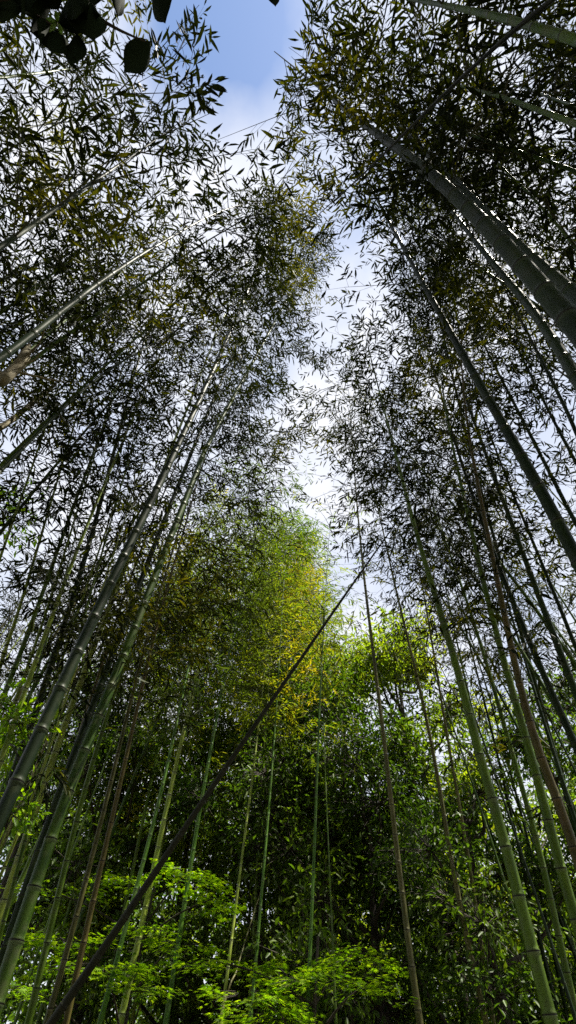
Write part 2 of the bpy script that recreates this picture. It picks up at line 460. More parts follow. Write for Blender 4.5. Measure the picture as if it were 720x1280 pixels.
T('grey green bamboo second from the pale stems near the left edge', [(0,882),(30,810),(50,750),(75,680),(95,620),(120,560),(137,515),(155,455)], 9, 0.062, 'c_green')
T('pale green bamboo third of the light stems near the left edge', [(0,928),(20,872),(48,800),(62,752),(85,680),(100,622),(118,570)], 7, 0.05, 'c_pale')
T('wide pale bamboo curving up close beside the almost black one', [(10,925),(35,850),(70,755),(95,690),(115,640),(135,595),(150,560)], 10, 0.06, 'c_pale')
T('thin pale bamboo behind the dark crossing one, low at the left', [(0,1060),(30,965),(50,905),(80,820),(105,740),(130,670),(142,635)], 7, 0.045, 'c_pale')
T('whitish thin bamboo close to the left edge above the maple', [(0,1096),(25,1040),(52,970),(75,900),(100,815),(120,760)], 6, 0.036, 'c_pale')
T('grey green bamboo with long highlights at the left edge under the black leaves', [(-40,335),(0,310),(60,270),(100,237),(140,212),(165,195),(172,190)], 16, 0.058, 'c_near', H=6.6, f0=0.6, ext=0.9)
T('thin dark bamboo highest on the left edge, beside a round leaf clump', [(-30,208),(0,193),(50,165),(100,140),(135,123)], 7, 0.04, 'c_near', H=7.2, f0=0.7, ext=0.7)
T('dark green bamboo slanting in from the left edge above the broken pale trunk', [(-30,468),(0,448),(40,422),(80,385),(130,345),(180,315),(220,293)], 16, 0.06, 'c_dark', H=7.2, f0=0.55)
T('thin dark bamboo slanting from the left edge over pale sky patches', [(-25,615),(0,590),(30,560),(80,505),(120,472),(150,450),(195,428)], 8, 0.045, 'c_dark', H=7.6, f0=0.5)
T('light bare bamboo at the left edge over the small bright leaf tuft', [(-5,712),(10,670),(30,612),(45,570),(57,535),(73,482)], 6, 0.045, 'c_pale')
T('dim thin bamboo low at the left edge beside the broadleaf sapling', [(-15,1040),(5,985),(20,935),(35,880),(52,820),(70,760)], 7, 0.042, 'c_green')
T('thin green bamboo seen between the almost black one and the pale stems', [(60,940),(75,880),(98,800),(110,750),(128,690),(145,630)], 6, 0.04, 'c_green')
# ---- centre
G = 'C'
T('bright emerald bamboo left one of the close pair above the left maple', [(165,1130),(185,1060),(208,965),(217,920),(235,830),(253,760),(262,715)], 7, 0.055, 'c_emerald', G, k=1.0, lmat='leaf_green')
T('pale green bamboo right one of the close pair behind the left maple', [(150,1280),(175,1180),(200,1035),(222,950),(240,870),(258,790),(275,720),(285,690)], 10, 0.075, 'c_pale', G, k=0.95, lmat='leaf_green')
T('emerald green bamboo dipping behind the dead pole above the maple', [(207,1280),(228,1140),(245,1040),(262,940),(275,875),(290,800),(303,735),(318,675)], 8, 0.06, 'c_emerald', G, k=1.0, lmat='leaf_green')
T('slender grey green bamboo between the maples, left of the thin crossed pair', [(280,1250),(288,1190),(296,1120),(306,1040),(318,960),(330,860),(336,780),(340,730)], 5, 0.042, 'c_pale', G, k=1.05, lmat='leaf_yellow')
T('slender green bamboo under the yellow foliage, left of the sky strip', [(320,1200),(328,1110),(333,1040),(341,960),(346,890),(350,800),(354,740)], 5, 0.042, 'c_emerald', G, k=1.05, lmat='leaf_yellow')
T('thin bent bamboo leaning right between the two maples', [(285,1240),(292,1225),(306,1180),(325,1110),(348,1050)], 4, 0.034, 'c_olive', G, k=1.0, f0=1.0, ext=0.8)
T('bright green thin bamboo in front of the forked dark limbs', [(393,1060),(395,1010),(398,900),(402,830),(405,780),(410,690)], 5, 0.042, 'c_emerald', G, k=1.05, lmat='leaf_yellow', ext=1.5, f0=0.6, dens=0.6)
T('thinnest dim bamboo right beside the bright green one at the centre', [(412,1090),(408,1010),(405,930),(404,880),(402,820)], 3, 0.027, 'c_green', G, k=1.05, lmat='leaf_yellow', ext=1.5, f0=0.6, dens=0.6)
# ---- right of centre
G = 'R'
T('lone olive brown bamboo standing right of centre from bottom edge to open sky', [(525,1280),(510,1190),(500,1090),(488,1000),(478,900),(466,810),(456,740),(448,660),(443,590)], 10, 0.07, 'c_olive', G, k=0.9, f0=0.62, dens=0.5)
T('olive green bamboo left one of the slender pair right of centre', [(608,1280),(590,1200),(572,1130),(562,1060),(552,1000),(545,960),(535,900),(520,840),(505,780),(490,720),(478,660)], 9, 0.07, 'c_olive', G, k=0.85, f0=0.55, dens=0.6)
T('olive green bamboo right one of the slender pair right of centre', [(617,1280),(605,1210),(597,1150),(588,1080),(575,1010),(565,960),(552,880),(540,800),(530,740),(520,690)], 7, 0.06, 'c_olive', G, k=0.85, f0=0.55, dens=0.7)
T('stout green bamboo with a bright lit face, leftmost thick one at lower right', [(690,1280),(672,1210),(660,1170),(645,1105),(628,1040),(610,980),(600,950),(585,880),(570,830),(555,780),(540,730),(520,670),(508,620),(498,580)], 20, 0.095, 'c_green', G)
T('thin bamboo half hidden behind the left side of the stout lit one', [(682,1280),(660,1196),(651,1150),(640,1100),(622,1020),(600,930)], 9, 0.07, 'c_green', G, f0=0.6)
T('thin dark bamboo emerging on the right side of the stout lit one', [(682,1205),(670,1155),(650,1070),(638,1010),(625,960),(608,880),(590,820),(575,760),(560,700)], 6, 0.06, 'c_dark', G)
T('green bamboo with one long highlight right of the stout lit one', [(722,1278),(702,1190),(690,1130),(675,1060),(660,1010),(648,970),(625,885),(600,800),(582,740),(560,690),(540,630)], 11, 0.08, 'c_green', G)
T('narrow shaded bamboo doubled up with the long highlighted one', [(712,1285),(686,1160),(668,1080),(650,1010),(634,950),(610,860),(590,800)], 6, 0.06, 'c_dark', G)
T('thick dark green bamboo directly left of the big brown one', [(722,1158),(705,1110),(690,1040),(675,985),(665,950),(652,900),(635,850),(620,790),(605,730),(590,670),(575,600)], 17, 0.095, 'c_green', G)
T('thick reddish brown bamboo at the right edge', [(722,1075),(705,1015),(690,985),(680,960),(668,925),(655,880),(645,840),(635,790),(625,740),(612,680),(600,620)], 17, 0.095, 'c_brown', G)
T('dark thin bamboo at the right edge just right of the brown one', [(722,1035),(712,1005),(698,960),(684,915),(668,865),(650,805)], 9, 0.07, 'c_dark', G)
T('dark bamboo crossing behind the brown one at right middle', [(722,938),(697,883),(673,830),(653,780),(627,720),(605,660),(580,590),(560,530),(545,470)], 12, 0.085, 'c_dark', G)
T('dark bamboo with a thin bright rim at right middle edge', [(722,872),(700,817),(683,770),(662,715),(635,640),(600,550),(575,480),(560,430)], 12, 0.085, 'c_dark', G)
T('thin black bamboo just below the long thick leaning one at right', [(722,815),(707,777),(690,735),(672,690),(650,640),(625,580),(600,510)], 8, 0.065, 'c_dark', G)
T('thin black bamboo left and parallel of the long thick leaning one', [(665,840),(645,765),(620,685),(595,595),(570,493),(553,420),(540,347),(522,270)], 7, 0.07, 'c_dark', G, k=0.8)
T('slim dark bamboo first above the long thick leaning one at right', [(722,658),(707,630),(677,570),(642,503),(613,447),(577,380),(560,330)], 8, 0.07, 'c_dark', G, f0=0.55)
T('slim dark bamboo second above the long thick leaning one at right', [(722,582),(703,547),(687,517),(667,477),(640,420),(618,380),(600,340)], 7, 0.065, 'c_dark', G, f0=0.55)
T('slim dark bamboo third above the long thick leaning one at right', [(722,545),(710,517),(680,453),(640,380),(620,340)], 9, 0.07, 'c_dark', G, f0=0.55)
T('long thick dark green bamboo leaning from the right edge with pale joints', [(740,737),(706,668),(676,610),(644,557),(612,503),(582,448),(552,396),(522,343),(495,293)], 24, 0.11, 'c_dark', G, H=8.5, f0=0.6)
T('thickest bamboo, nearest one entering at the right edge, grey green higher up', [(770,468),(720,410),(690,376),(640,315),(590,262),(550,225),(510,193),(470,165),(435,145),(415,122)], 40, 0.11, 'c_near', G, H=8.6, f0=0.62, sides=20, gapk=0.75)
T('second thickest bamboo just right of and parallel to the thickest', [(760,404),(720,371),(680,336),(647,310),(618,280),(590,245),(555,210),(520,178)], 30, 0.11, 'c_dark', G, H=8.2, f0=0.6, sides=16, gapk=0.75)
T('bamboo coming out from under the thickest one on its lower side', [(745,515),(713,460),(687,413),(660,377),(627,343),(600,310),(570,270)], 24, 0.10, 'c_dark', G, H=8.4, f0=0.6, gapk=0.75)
T('short visible pale bamboo above the two thickest near the right edge', [(745,340),(720,310),(690,270),(655,235),(640,222)], 9, 0.05, 'c_green', G, H=7.4, f0=0.6)
T('grey green bamboo with closely set joints across the top right corner', [(760,62),(720,50),(690,40),(650,28),(620,20),(570,8),(510,-2)], 24, 0.062, 'c_green', G, H=5.9, f0=0.7, ext=1.5, gapk=0.75)
T('grey green bamboo with closely set joints under the corner one', [(750,165),(720,155),(690,145),(650,127),(610,115),(585,110)], 16, 0.052, 'c_green', G, H=6.2, f0=0.7, ext=1.5, gapk=0.75)
T('thin dim bamboo beside the second corner bamboo at the right edge', [(750,145),(720,135),(680,118),(650,108)], 9, 0.04, 'c_green', G, H=8.4, f0=0.6)
T('straight dark dead pole crossing over the thick bamboos at top right', [(705,-12),(640,38),(600,75),(540,130),(497,176),(440,235),(405,262)], 15, 0.042, 'c_dead', G, st=4.6, f0=1.0, ext=0.4, droop=0.1)
T('long dark dead pole leaning right across the picture from bottom left', [(62,1282),(130,1190),(200,1080),(250,1005),(330,890),(400,790),(460,700),(505,640)], 14, 0.07, 'c_dead', 'L', st=6.6, f0=1.0, ext=0.5, droop=0.1)

# ---- the rows of the thicket beyond and beside the traced culms
ORD = ['first', 'second', 'third', 'fourth', 'fifth', 'sixth', 'seventh', 'eighth', 'ninth', 'tenth', 'eleventh', 'twelfth', 'thirteenth', 'fourteenth', 'fifteenth', 'sixteenth', 'seventeenth', 'eighteenth', 'nineteenth', 'twentieth']
def row(spots, text, group, mats, lmat='leaf_dark', dens=1.0, f0=0.5, lean=1.0, hh=(10, 12), dia=(0.06, 0.085), bl=1.3, lsize=1.12):
    spots = sorted(spots, key=lambda p: p[0] / max(0.8, p[1] + 4))
    for i, (x, y) in enumerate(spots):
        h = random.uniform(*hh)
        inx = -np.sign(x) * random.uniform(0.6, 1.5) * lean; iny = random.uniform(-0.5, 0.3) * lean
        pts = [np.array([x + inx * u ** 2 * 1.0, y + iny * u ** 2, h * (u - 0.06 * u ** 3)]) for u in (0, .2, .4, .6, .8, .9, 1.0)]
        pts[-1][0] += inx * 0.25; pts[-1][2] -= 0.15
        make_bamboo(catmull(pts, 5), random.uniform(*dia), random.choice(mats), text % ORD[i], group, f0=f0, dens=dens, bl=bl, lmat=lmat, sides=8, lsize=lsize)

def scatter(n, x0, x1, y0, y1, mind):
    out = []
    for _ in range(4000):
        p = (random.uniform(x0, x1), random.uniform(y0, y1))
        if all((p[0] - q[0]) ** 2 + (p[1] - q[1]) ** 2 > mind ** 2 for q in out): out.append(p)
        if len(out) >= n: break
    return out
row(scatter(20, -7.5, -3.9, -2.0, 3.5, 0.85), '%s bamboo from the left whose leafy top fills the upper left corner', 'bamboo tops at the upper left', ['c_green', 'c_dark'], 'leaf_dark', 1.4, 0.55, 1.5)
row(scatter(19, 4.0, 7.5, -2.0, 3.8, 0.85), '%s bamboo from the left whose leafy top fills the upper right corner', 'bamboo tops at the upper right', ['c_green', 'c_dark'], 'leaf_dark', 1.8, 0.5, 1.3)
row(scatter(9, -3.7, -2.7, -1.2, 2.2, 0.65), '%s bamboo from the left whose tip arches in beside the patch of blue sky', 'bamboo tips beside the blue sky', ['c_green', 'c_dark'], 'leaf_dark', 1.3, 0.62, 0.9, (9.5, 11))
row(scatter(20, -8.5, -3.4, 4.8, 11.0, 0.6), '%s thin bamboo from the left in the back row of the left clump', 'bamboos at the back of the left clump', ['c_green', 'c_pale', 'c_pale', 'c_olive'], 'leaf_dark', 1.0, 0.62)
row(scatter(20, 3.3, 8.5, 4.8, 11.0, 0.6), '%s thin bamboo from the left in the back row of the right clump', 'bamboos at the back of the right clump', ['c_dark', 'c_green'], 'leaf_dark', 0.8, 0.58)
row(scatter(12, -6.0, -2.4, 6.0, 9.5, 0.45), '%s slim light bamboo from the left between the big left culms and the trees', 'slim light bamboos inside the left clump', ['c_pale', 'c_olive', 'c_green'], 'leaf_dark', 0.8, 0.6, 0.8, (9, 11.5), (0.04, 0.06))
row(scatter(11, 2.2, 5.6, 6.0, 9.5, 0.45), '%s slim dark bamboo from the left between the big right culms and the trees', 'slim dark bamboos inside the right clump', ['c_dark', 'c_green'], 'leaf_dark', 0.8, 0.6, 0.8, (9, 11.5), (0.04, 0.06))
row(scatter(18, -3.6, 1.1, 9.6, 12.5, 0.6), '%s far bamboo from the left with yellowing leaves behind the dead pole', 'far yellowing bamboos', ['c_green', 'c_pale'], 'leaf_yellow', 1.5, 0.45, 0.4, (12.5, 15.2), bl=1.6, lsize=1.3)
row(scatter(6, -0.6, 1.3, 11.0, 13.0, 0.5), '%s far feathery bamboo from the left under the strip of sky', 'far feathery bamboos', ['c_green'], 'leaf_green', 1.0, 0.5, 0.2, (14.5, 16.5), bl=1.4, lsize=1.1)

def arch(a, b, h, label, grp):
    pts = [np.array([a[0] + (b[0] - a[0]) * u ** 1.9, a[1] + (b[1] - a[1]) * u ** 1.9, h * (u - 0.1 * u ** 4)]) for u in (0, .2, .4, .6, .8, .9, 1.0)]
    make_bamboo(catmull(pts, 5), 0.07, 'c_green', label, grp, f0=0.55, dens=1.7, bl=1.5, sides=8, lsize=1.12)
g = 'bamboos arching in over the path'
arch((-3.9, 4.4), (-0.9, 2.5), 11.5, 'bamboo arching over the path with its tip just left of the narrow sky strip', g)
arch((-3.4, 5.8), (-0.6, 3.9), 12.0, 'bamboo arching over the path above the far yellowing bamboos', g)
arch((-4.1, 2.6), (-1.3, 1.1), 10.5, 'bamboo arching over the path under the lower edge of the blue sky', g)
arch((-3.7, 3.4), (-0.35, 1.8), 11.0, 'bamboo from the left arching furthest over the path towards the zenith', g)
arch((3.6, 2.2), (0.95, 1.3), 10.5, 'bamboo from the right arching over the path beside the tip of the thickest culm', g)
arch((3.2, 0.9), (0.5, 0.2), 9.5, 'bamboo from the right arching in at the right side of the blue sky', g)

arch((-3.2, 7.0), (-0.15, 5.4), 12.0, 'bamboo arching over the path at the lower left of the narrow sky strip', g)
arch((-3.0, 8.8), (-0.35, 7.4), 12.3, 'furthest bamboo arching over the path, in front of the yellowing tops', g)
arch((3.5, 4.9), (0.55, 4.0), 11.6, 'bamboo from the right arching far over the path into the narrow sky strip', g)
arch((-3.3, 2.3), (0.0, 1.3), 10.8, 'bamboo from the left whose tip meets the right crowns near the zenith', g)
arch((3.4, 5.6), (0.75, 4.7), 12.0, 'bamboo from the right arching over the path at the lower right of the sky strip', g)
arch((3.7, 7.2), (1.3, 6.4), 12.0, 'bamboo from the right arching over the far end of the path', g)

# unseen bamboos added behind camera to block light: three kinds copied with their parts
def copy_tree(o, parent=None):
    c = o.copy(); COL.objects.link(c); c.parent = parent
    for ch in o.children: copy_tree(ch, c)
    return c
kinds = []
for i, (x, y) in enumerate([(-1.8, -3.4), (2.2, -3.0), (0.3, -5.0)]):
    h = 11 + i
    pts = [np.array([x + 0.5 * u ** 2, y + 0.6 * u ** 2, h * u]) for u in (0, .2, .4, .6, .8, .9, 1.0)]
    kinds.append(make_bamboo(catmull(pts, 5), 0.08, ['c_green', 'c_dark', 'c_green'][i], 'unseen bamboo added behind the camera to block light', 'bamboos added behind the camera', f0=0.3, dens=1.7, bl=1.5, sides=8, lsize=1.3))
for i, (x, y) in enumerate(scatter(34, -6.5, 6.5, -8.5, -2.3, 0.9)):
    c = copy_tree(kinds[i % 3]); c.location = (x, y, 0); c.rotation_euler = (0, 0, random.uniform(0, 6.28))

#TREES
def limb(path, r0, r1, sides=8):
    p = catmull(path, 5)
    return sweep(p, np.linspace(r0, r1, len(p)), sides, rough=0.03)

def broad_tree(x, y, h, rad, z0, label, mat, nleaf, ls=0.125, group='broadleaf trees behind the bamboo', name='broadleaf_tree', lean=(0, 0), tr=0.14, clumps=26, csize=0.75, bark='bark'):
    root = empty(name, (x, y, 0)); set_props(root, label, 'tree', group)
    top = np.array([lean[0], lean[1], h * 0.93])
    tp = [np.array([0, 0, -0.1]), np.array([lean[0] * .15 + .1, lean[1] * .15, h * .3]), np.array([lean[0] * .5 - .1, lean[1] * .5, h * .6]), top]
    V, q = limb(tp, tr, 0.02, 10)
    link('trunk', np_mesh('trunk', V, q, True), root, M[bark])
    tpath = catmull(tp, 8)
    # clump centres through the crown volume
    C = []
    g = random.Random(int(x * 100 + y * 10))
    while len(C) < clumps:
        u = g.random(); z = z0 + (h - z0) * u
        prof = math.sqrt(max(0.05, 1 - abs(2 * u - 0.85) ** 2.2)) if u < 0.92 else 0.45
        a = g.uniform(0, 6.283); rr = rad * prof * math.sqrt(g.random())
        C.append(np.array([lean[0] * u + rr * math.cos(a), lean[1] * u + rr * math.sin(a), z]))
    LV, LQ, off = [], [], 0
    PV, PD, PT = [], [], []
    for c in C:
        zz = max(0.8, c[2] - 0.5 * math.hypot(c[0], c[1]) - 0.3)
        s0 = tpath[np.argmin(np.abs(tpath[:, 2] - zz))]
        m = (s0 + c) / 2 + np.array([g.uniform(-.2, .2), g.uniform(-.2, .2), -0.12])
        V, q = limb([s0, m, c], tr * 0.28, 0.008, 5)
        LV.append(V); LQ.append(q + off); off += len(V)
        cs = csize * g.uniform(0.7, 1.3)
        nsub = max(4, int(nleaf * 1.3 / clumps / 9))
        tone = g.random() * 0.5
        dirs = norm(RNG.normal(size=(nsub, 3)) * np.array([1, 1, 0.7]) + np.array([0, 0, 0.15]))
        ends = c + dirs * cs * RNG.uniform(0.45, 1.0, (nsub, 1))
        V, q = tubes(np.tile(c, (nsub, 1)), ends, 0.006, 0.002, 3)
        LV.append(V); LQ.append(q + off); off += len(V)
        for j in range(9):
            PV.append(ends + RNG.normal(size=(nsub, 3)) * 0.06 - dirs * cs * RNG.uniform(0, .35, (nsub, 1)))
            PD.append(dirs * 0.5 + RNG.normal(size=(nsub, 3)) * 0.6 + np.array([0, 0, -0.25]))
            PT.append(np.clip(tone + RNG.random(nsub) * 0.5, 0, 1))
    link('limbs', np_mesh('limbs', np.concatenate(LV), np.concatenate(LQ), True), root, M[bark])
    B = np.concatenate(PV); D = norm(np.concatenate(PD)); T_ = np.concatenate(PT)
    kp = keep_tree(B + np.array([x, y, 0])) > RNG.random(len(B))
    B, D, T_ = B[kp], D[kp], T_[kp]
    k = len(B)
    N = norm(RNG.normal(size=(k, 3)) * 0.5 + np.array([0, -0.25, 1.]))
    ll = RNG.uniform(0.75, 1.25, k) * ls
    V, q, rn = leaves(B, D, N, ll, ll * RNG.uniform(0.30, 0.40, k), T_, 0.15)
    link('crown', np_mesh('crown', V, q, False, {'rnd': ('FLOAT', rn)}), root, M[mat])
    LEAFCOUNT[0] += k
    return root
def keep_tree(P): return np.ones(len(P))

def spot(px, D):                # ground position seen in direction px at distance D
    p = at_dist(px, 1100, D); return float(p[0]), float(p[1])
x, y = spot(545, 10.5); broad_tree(x, y, 10.3, 1.9, 3.0, 'bright yellow green broadleaf tree behind the slender pair right of centre', 'broad_bright', 9000)
x, y = spot(425, 11.5); broad_tree(x, y, 10.4, 1.7, 3.0, 'light green broadleaf tree with dark forked limbs at the centre', 'broad_bright', 8500, lean=(0.4, 0), tr=0.16)
x, y = spot(355, 12.2); broad_tree(x, y, 9.9, 1.9, 3.0, 'yellow green broadleaf tree behind the thin bright green bamboo at the centre', 'broad_bright', 8500)
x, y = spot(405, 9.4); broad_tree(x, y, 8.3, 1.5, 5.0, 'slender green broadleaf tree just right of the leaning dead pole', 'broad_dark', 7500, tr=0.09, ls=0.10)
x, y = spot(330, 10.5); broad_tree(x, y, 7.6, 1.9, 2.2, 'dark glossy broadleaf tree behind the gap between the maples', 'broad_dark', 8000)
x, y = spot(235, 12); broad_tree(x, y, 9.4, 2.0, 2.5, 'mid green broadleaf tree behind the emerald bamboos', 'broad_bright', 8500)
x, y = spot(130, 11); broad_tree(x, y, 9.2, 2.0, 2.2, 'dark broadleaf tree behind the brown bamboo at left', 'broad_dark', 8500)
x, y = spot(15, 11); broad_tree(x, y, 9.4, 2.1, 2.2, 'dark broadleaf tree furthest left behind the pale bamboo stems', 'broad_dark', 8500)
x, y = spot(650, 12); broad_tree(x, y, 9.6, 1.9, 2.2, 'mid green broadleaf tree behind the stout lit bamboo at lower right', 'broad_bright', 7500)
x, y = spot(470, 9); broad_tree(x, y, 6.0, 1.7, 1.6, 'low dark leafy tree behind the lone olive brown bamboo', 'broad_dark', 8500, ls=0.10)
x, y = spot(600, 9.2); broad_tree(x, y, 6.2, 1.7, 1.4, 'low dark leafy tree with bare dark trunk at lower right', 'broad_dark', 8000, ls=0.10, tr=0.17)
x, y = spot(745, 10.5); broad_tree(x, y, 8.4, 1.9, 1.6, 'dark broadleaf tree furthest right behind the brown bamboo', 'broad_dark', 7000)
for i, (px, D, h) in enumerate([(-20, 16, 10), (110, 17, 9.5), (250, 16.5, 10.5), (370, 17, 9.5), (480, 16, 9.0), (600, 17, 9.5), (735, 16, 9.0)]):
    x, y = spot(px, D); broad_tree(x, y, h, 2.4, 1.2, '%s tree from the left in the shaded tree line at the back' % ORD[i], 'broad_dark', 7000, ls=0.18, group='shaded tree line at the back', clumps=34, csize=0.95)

#MAPLES
def maple_leaf_mesh(B, D, N, size, tone):
    """seven pointed flat palmate leaves"""
    n = len(B); d = norm(D); s = norm(np.cross(d, N)); 
    angs = [-1.95, -1.15, -0.55, 0.0, 0.55, 1.15, 1.95]; lens = [0.45, 0.75, 0.95, 1.0, 0.95, 0.75, 0.45]
    up = np.cross(s, d)
    verts = [B]
    for i, (a, l) in enumerate(zip(angs, lens)):
        dr = d * math.cos(a) + s * math.sin(a)
        verts.append(B + dr * size[:, None] * l - up * size[:, None] * 0.12 * l)
        if i < 6:
            am = (a + angs[i + 1]) / 2
            dm = d * math.cos(am) + s * math.sin(am)
            verts.append(B + dm * size[:, None] * 0.36)
    V = np.stack(verts, 1)          # 1 + 13
    k = V.shape[1]
    q = []
    b = np.arange(n) * k
    for i in range(7):
        ti = 1 + 2 * i
        lo = ti - 1 if i > 0 else 0; hi = ti + 1 if i < 6 else 0
        if i == 0: q.append(np.stack([b, b + ti, b + hi, b + hi], 1)[:, :3])
        elif i == 6: q.append(np.stack([b, b + lo, b + ti], 1))
        else:
            q.append(np.stack([b, b + lo, b + ti], 1)); q.append(np.stack([b, b + ti, b + hi], 1))
    return V.reshape(-1, 3), np.concatenate(q), np.repeat(tone, k)

def maple(x, y, label, tiers, trunk_top):
    root = empty('maple_tree', (x, y, 0)); set_props(root, label, 'tree', 'young maples under the bamboo')
    base = np.array([x, y, 0.0])
    tp = [np.array([0, 0, -.05]), np.array([0.08, 0.05, trunk_top * .35]), np.array([-0.05, 0.0, trunk_top * .7]), np.array([0.03, 0, trunk_top])]
    V, q = limb(tp, 0.045, 0.012, 10)
    link('trunk', np_mesh('trunk', V, q, True), root, M['bark'])
    tpath = catmull(tp, 8)
    LV, LQ, off = [], [], 0
    PB, PD, PN, PT = [], [], [], []
    for (cx, cy, cz, rx, ry, slx, sly, n) in tiers:
        c = np.array([cx, cy, cz]) - base
        s0 = tpath[np.argmin(np.abs(tpath[:, 2] - max(0.5, c[2] - 0.35)))]
        V, qd = limb([s0, (s0 + c) / 2 + np.array([0, 0, 0.05]), c], 0.014, 0.005, 5)
        LV.append(V); LQ.append(qd + off); off += len(V)
        # sprays radiating through the tier
        ns = n
        a = RNG.uniform(0, 6.283, ns); rr = np.sqrt(RNG.random(ns)) 
        ex = np.stack([rx * rr * np.cos(a), ry * rr * np.sin(a), np.zeros(ns)], 1)
        lump = 0.06 * np.sin(ex[:, 0] * 9 + cx) + 0.05 * np.sin(ex[:, 1] * 8 + cy)
        ex[:, 2] = ex[:, 0] * slx + ex[:, 1] * sly - 0.10 * rr ** 2 + lump * 0.6 + RNG.normal(size=ns) * 0.015
        hole = np.sin(ex[:, 0] * 7 + cy * 3) * np.sin(ex[:, 1] * 6 + cx * 5)
        ex = ex[hole < 0.35]; ns = len(ex)
        ends = c + ex
        starts = c + ex * 0.45
        m_ = RNG.random(ns) < 0.3
        V, qd = tubes(starts[m_], ends[m_], 0.0022, 0.0012, 3)
        LV.append(V); LQ.append(qd + off); off += len(V)
        for j in range(4):
            PB.append(ends + RNG.normal(size=(ns, 3)) * np.array([.06, .06, .010]))
            PD.append(norm(ex * np.array([1, 1, 0.3])) + RNG.normal(size=(ns, 3)) * np.array([.6, .6, .07]) + np.array([0, 0, -0.10]))
            PN.append(RNG.normal(size=(ns, 3)) * 0.14 + np.array([0, 0, 1.]))
            PT.append(RNG.random(ns))
    link('limbs', np_mesh('limbs', np.concatenate(LV), np.concatenate(LQ), True), root, M['bark'])
    B = np.concatenate(PB); D = np.concatenate(PD); N = np.concatenate(PN); T_ = np.concatenate(PT)
    V, q, rn = maple_leaf_mesh(B, D, N, RNG.uniform(0.032, 0.056, len(B)), T_)
    link('crown', np_mesh('crown', V, q, False, {'rnd': ('FLOAT', rn)}), root, M['maple'])
    LEAFCOUNT[0] += len(B)

def tier(px, py, D, rx, ry, slx, sly, n):
    D *= 1.32; p = at_dist(px, py, D); return (p[0], p[1], p[2], rx * 1.15, ry * 1.15, slx, sly, int(n * 0.78))
maple(-1.5, 7.2, 'bright green layered maple among the bamboo at lower left', [
    tier(60, 1112, 5.6, 0.55, 0.35, -0.02, 0.1, 110), tier(165, 1098, 5.4, 0.42, 0.30, 0.05, 0.1, 120), tier(238, 1090, 5.3, 0.36, 0.34, -0.34, 0.12, 190),
    tier(268, 1122, 5.2, 0.26, 0.28, -0.40, 0.10, 110), tier(75, 1172, 5.2, 0.55, 0.28, 0.0, 0.05, 150), tier(185, 1158, 5.3, 0.36, 0.25, -0.08, 0.1, 90),
    tier(130, 1206, 5.0, 0.55, 0.30, -0.08, 0.08, 210), tier(225, 1176, 5.1, 0.30, 0.22, -0.14, 0.08, 90), tier(35, 1232, 4.9, 0.40, 0.25, -0.05, 0.05, 90), tier(185, 1228, 4.8, 0.25, 0.2, -0.2, 0.05, 60)], 4.2)
maple(0.25, 6.4, 'bright green layered maple at the bottom centre', [
    tier(268, 1200, 4.9, 0.36, 0.25, -0.10, 0.08, 110), tier(345, 1205, 4.8, 0.28, 0.25, -0.10, 0.1, 80), tier(440, 1194, 4.9, 0.36, 0.25, -0.06, 0.08, 150), tier(395, 1216, 4.7, 0.48, 0.25, 0.02, 0.1, 170),
    tier(318, 1240, 4.6, 0.42, 0.25, -0.16, 0.08, 170), tier(350, 1266, 4.5, 0.42, 0.25, -0.12, 0.08, 140), tier(460, 1228, 4.7, 0.3, 0.2, -0.1, 0.05, 50)], 3.4)

#NEAR
# small camellia beside the path; its twigs hang over the camera
def big_leaf(parent, base_w, P, d, n, L, W, mat='near_leaf'):
    d = norm(d); s = norm(np.cross(d, n)); up = np.cross(s, d)
    rows_ = [(0, .03), (.08, .34), (.2, .72), (.34, .96), (.48, 1.0), (.62, .82), (.76, .52), (.89, .2), (1.0, .01)]
    V = []
    for t, w in rows_:
        c = P + d * L * t - up * L * 0.16 * t * t
        for k in (-1, -.5, 0, .5, 1):
            V.append(c + s * W / 2 * w * k + up * W * 0.16 * abs(k) * w)
    # short stalk
    n0 = len(V)
    V = np.array(V) - base_w
    q = []
    for i in range(8):
        for k in range(4):
            a = i * 5 + k; q.append((a, a + 1, a + 6, a + 5))
    me = np_mesh('leaf', V, np.array(q), True, {'rnd': ('FLOAT', RNG.random() * np.ones(len(V)))})
    o = link('leaf', me, parent, M[mat])
    md = o.modifiers.new('thickness', 'SOLIDIFY'); md.thickness = 0.0006
    return o
cb = np.array([-1.25, -0.75, 0.0])
cam_tree = empty('camellia_tree', cb)
set_props(cam_tree, 'dark broad leaves of a small tree hanging in close at the top left corner', 'tree')
V, q = limb([cb * 0 + np.array([0, 0, -.05]), np.array([.04, .03, 1.0]), np.array([-.03, .05, 2.0]), np.array([.05, .1, 3.0]), np.array([0.1, .12, 3.5])], 0.05, 0.012, 12)
link('trunk', np_mesh('trunk', V, q, True), cam_tree, M['bark'])
def W(px, py, s): return at_slant(px, py, s) - cb
TW = [[np.array([.02, .08, 2.4]), W(-160, -60, 1.5), W(-60, -20, 1.45), W(30, 12, 1.42), W(62, 30, 1.4), W(80, 45, 1.4)],
      [W(-60, -20, 1.45), W(20, -35, 1.5), W(90, -40, 1.5), W(150, -35, 1.5), W(205, -28, 1.5), W(280, -32, 1.55), W(345, -22, 1.6)],
      [W(-60, -20, 1.45), W(0, 0, 1.4), W(40, -15, 1.4)],
      [W(90, -40, 1.5), W(110, 0, 1.45), W(118, 20, 1.42)], [W(118, 20, 1.42), W(150, 38, 1.42), W(182, 52, 1.42)]]
bv, bq, off = [], [], 0
for t in TW:
    V, q = limb(t, 0.004, 0.0015, 6); bv.append(V); bq.append(q + off); off += len(V)
link('branch', np_mesh('branch', np.concatenate(bv), np.concatenate(bq), True), cam_tree, M['bark'])
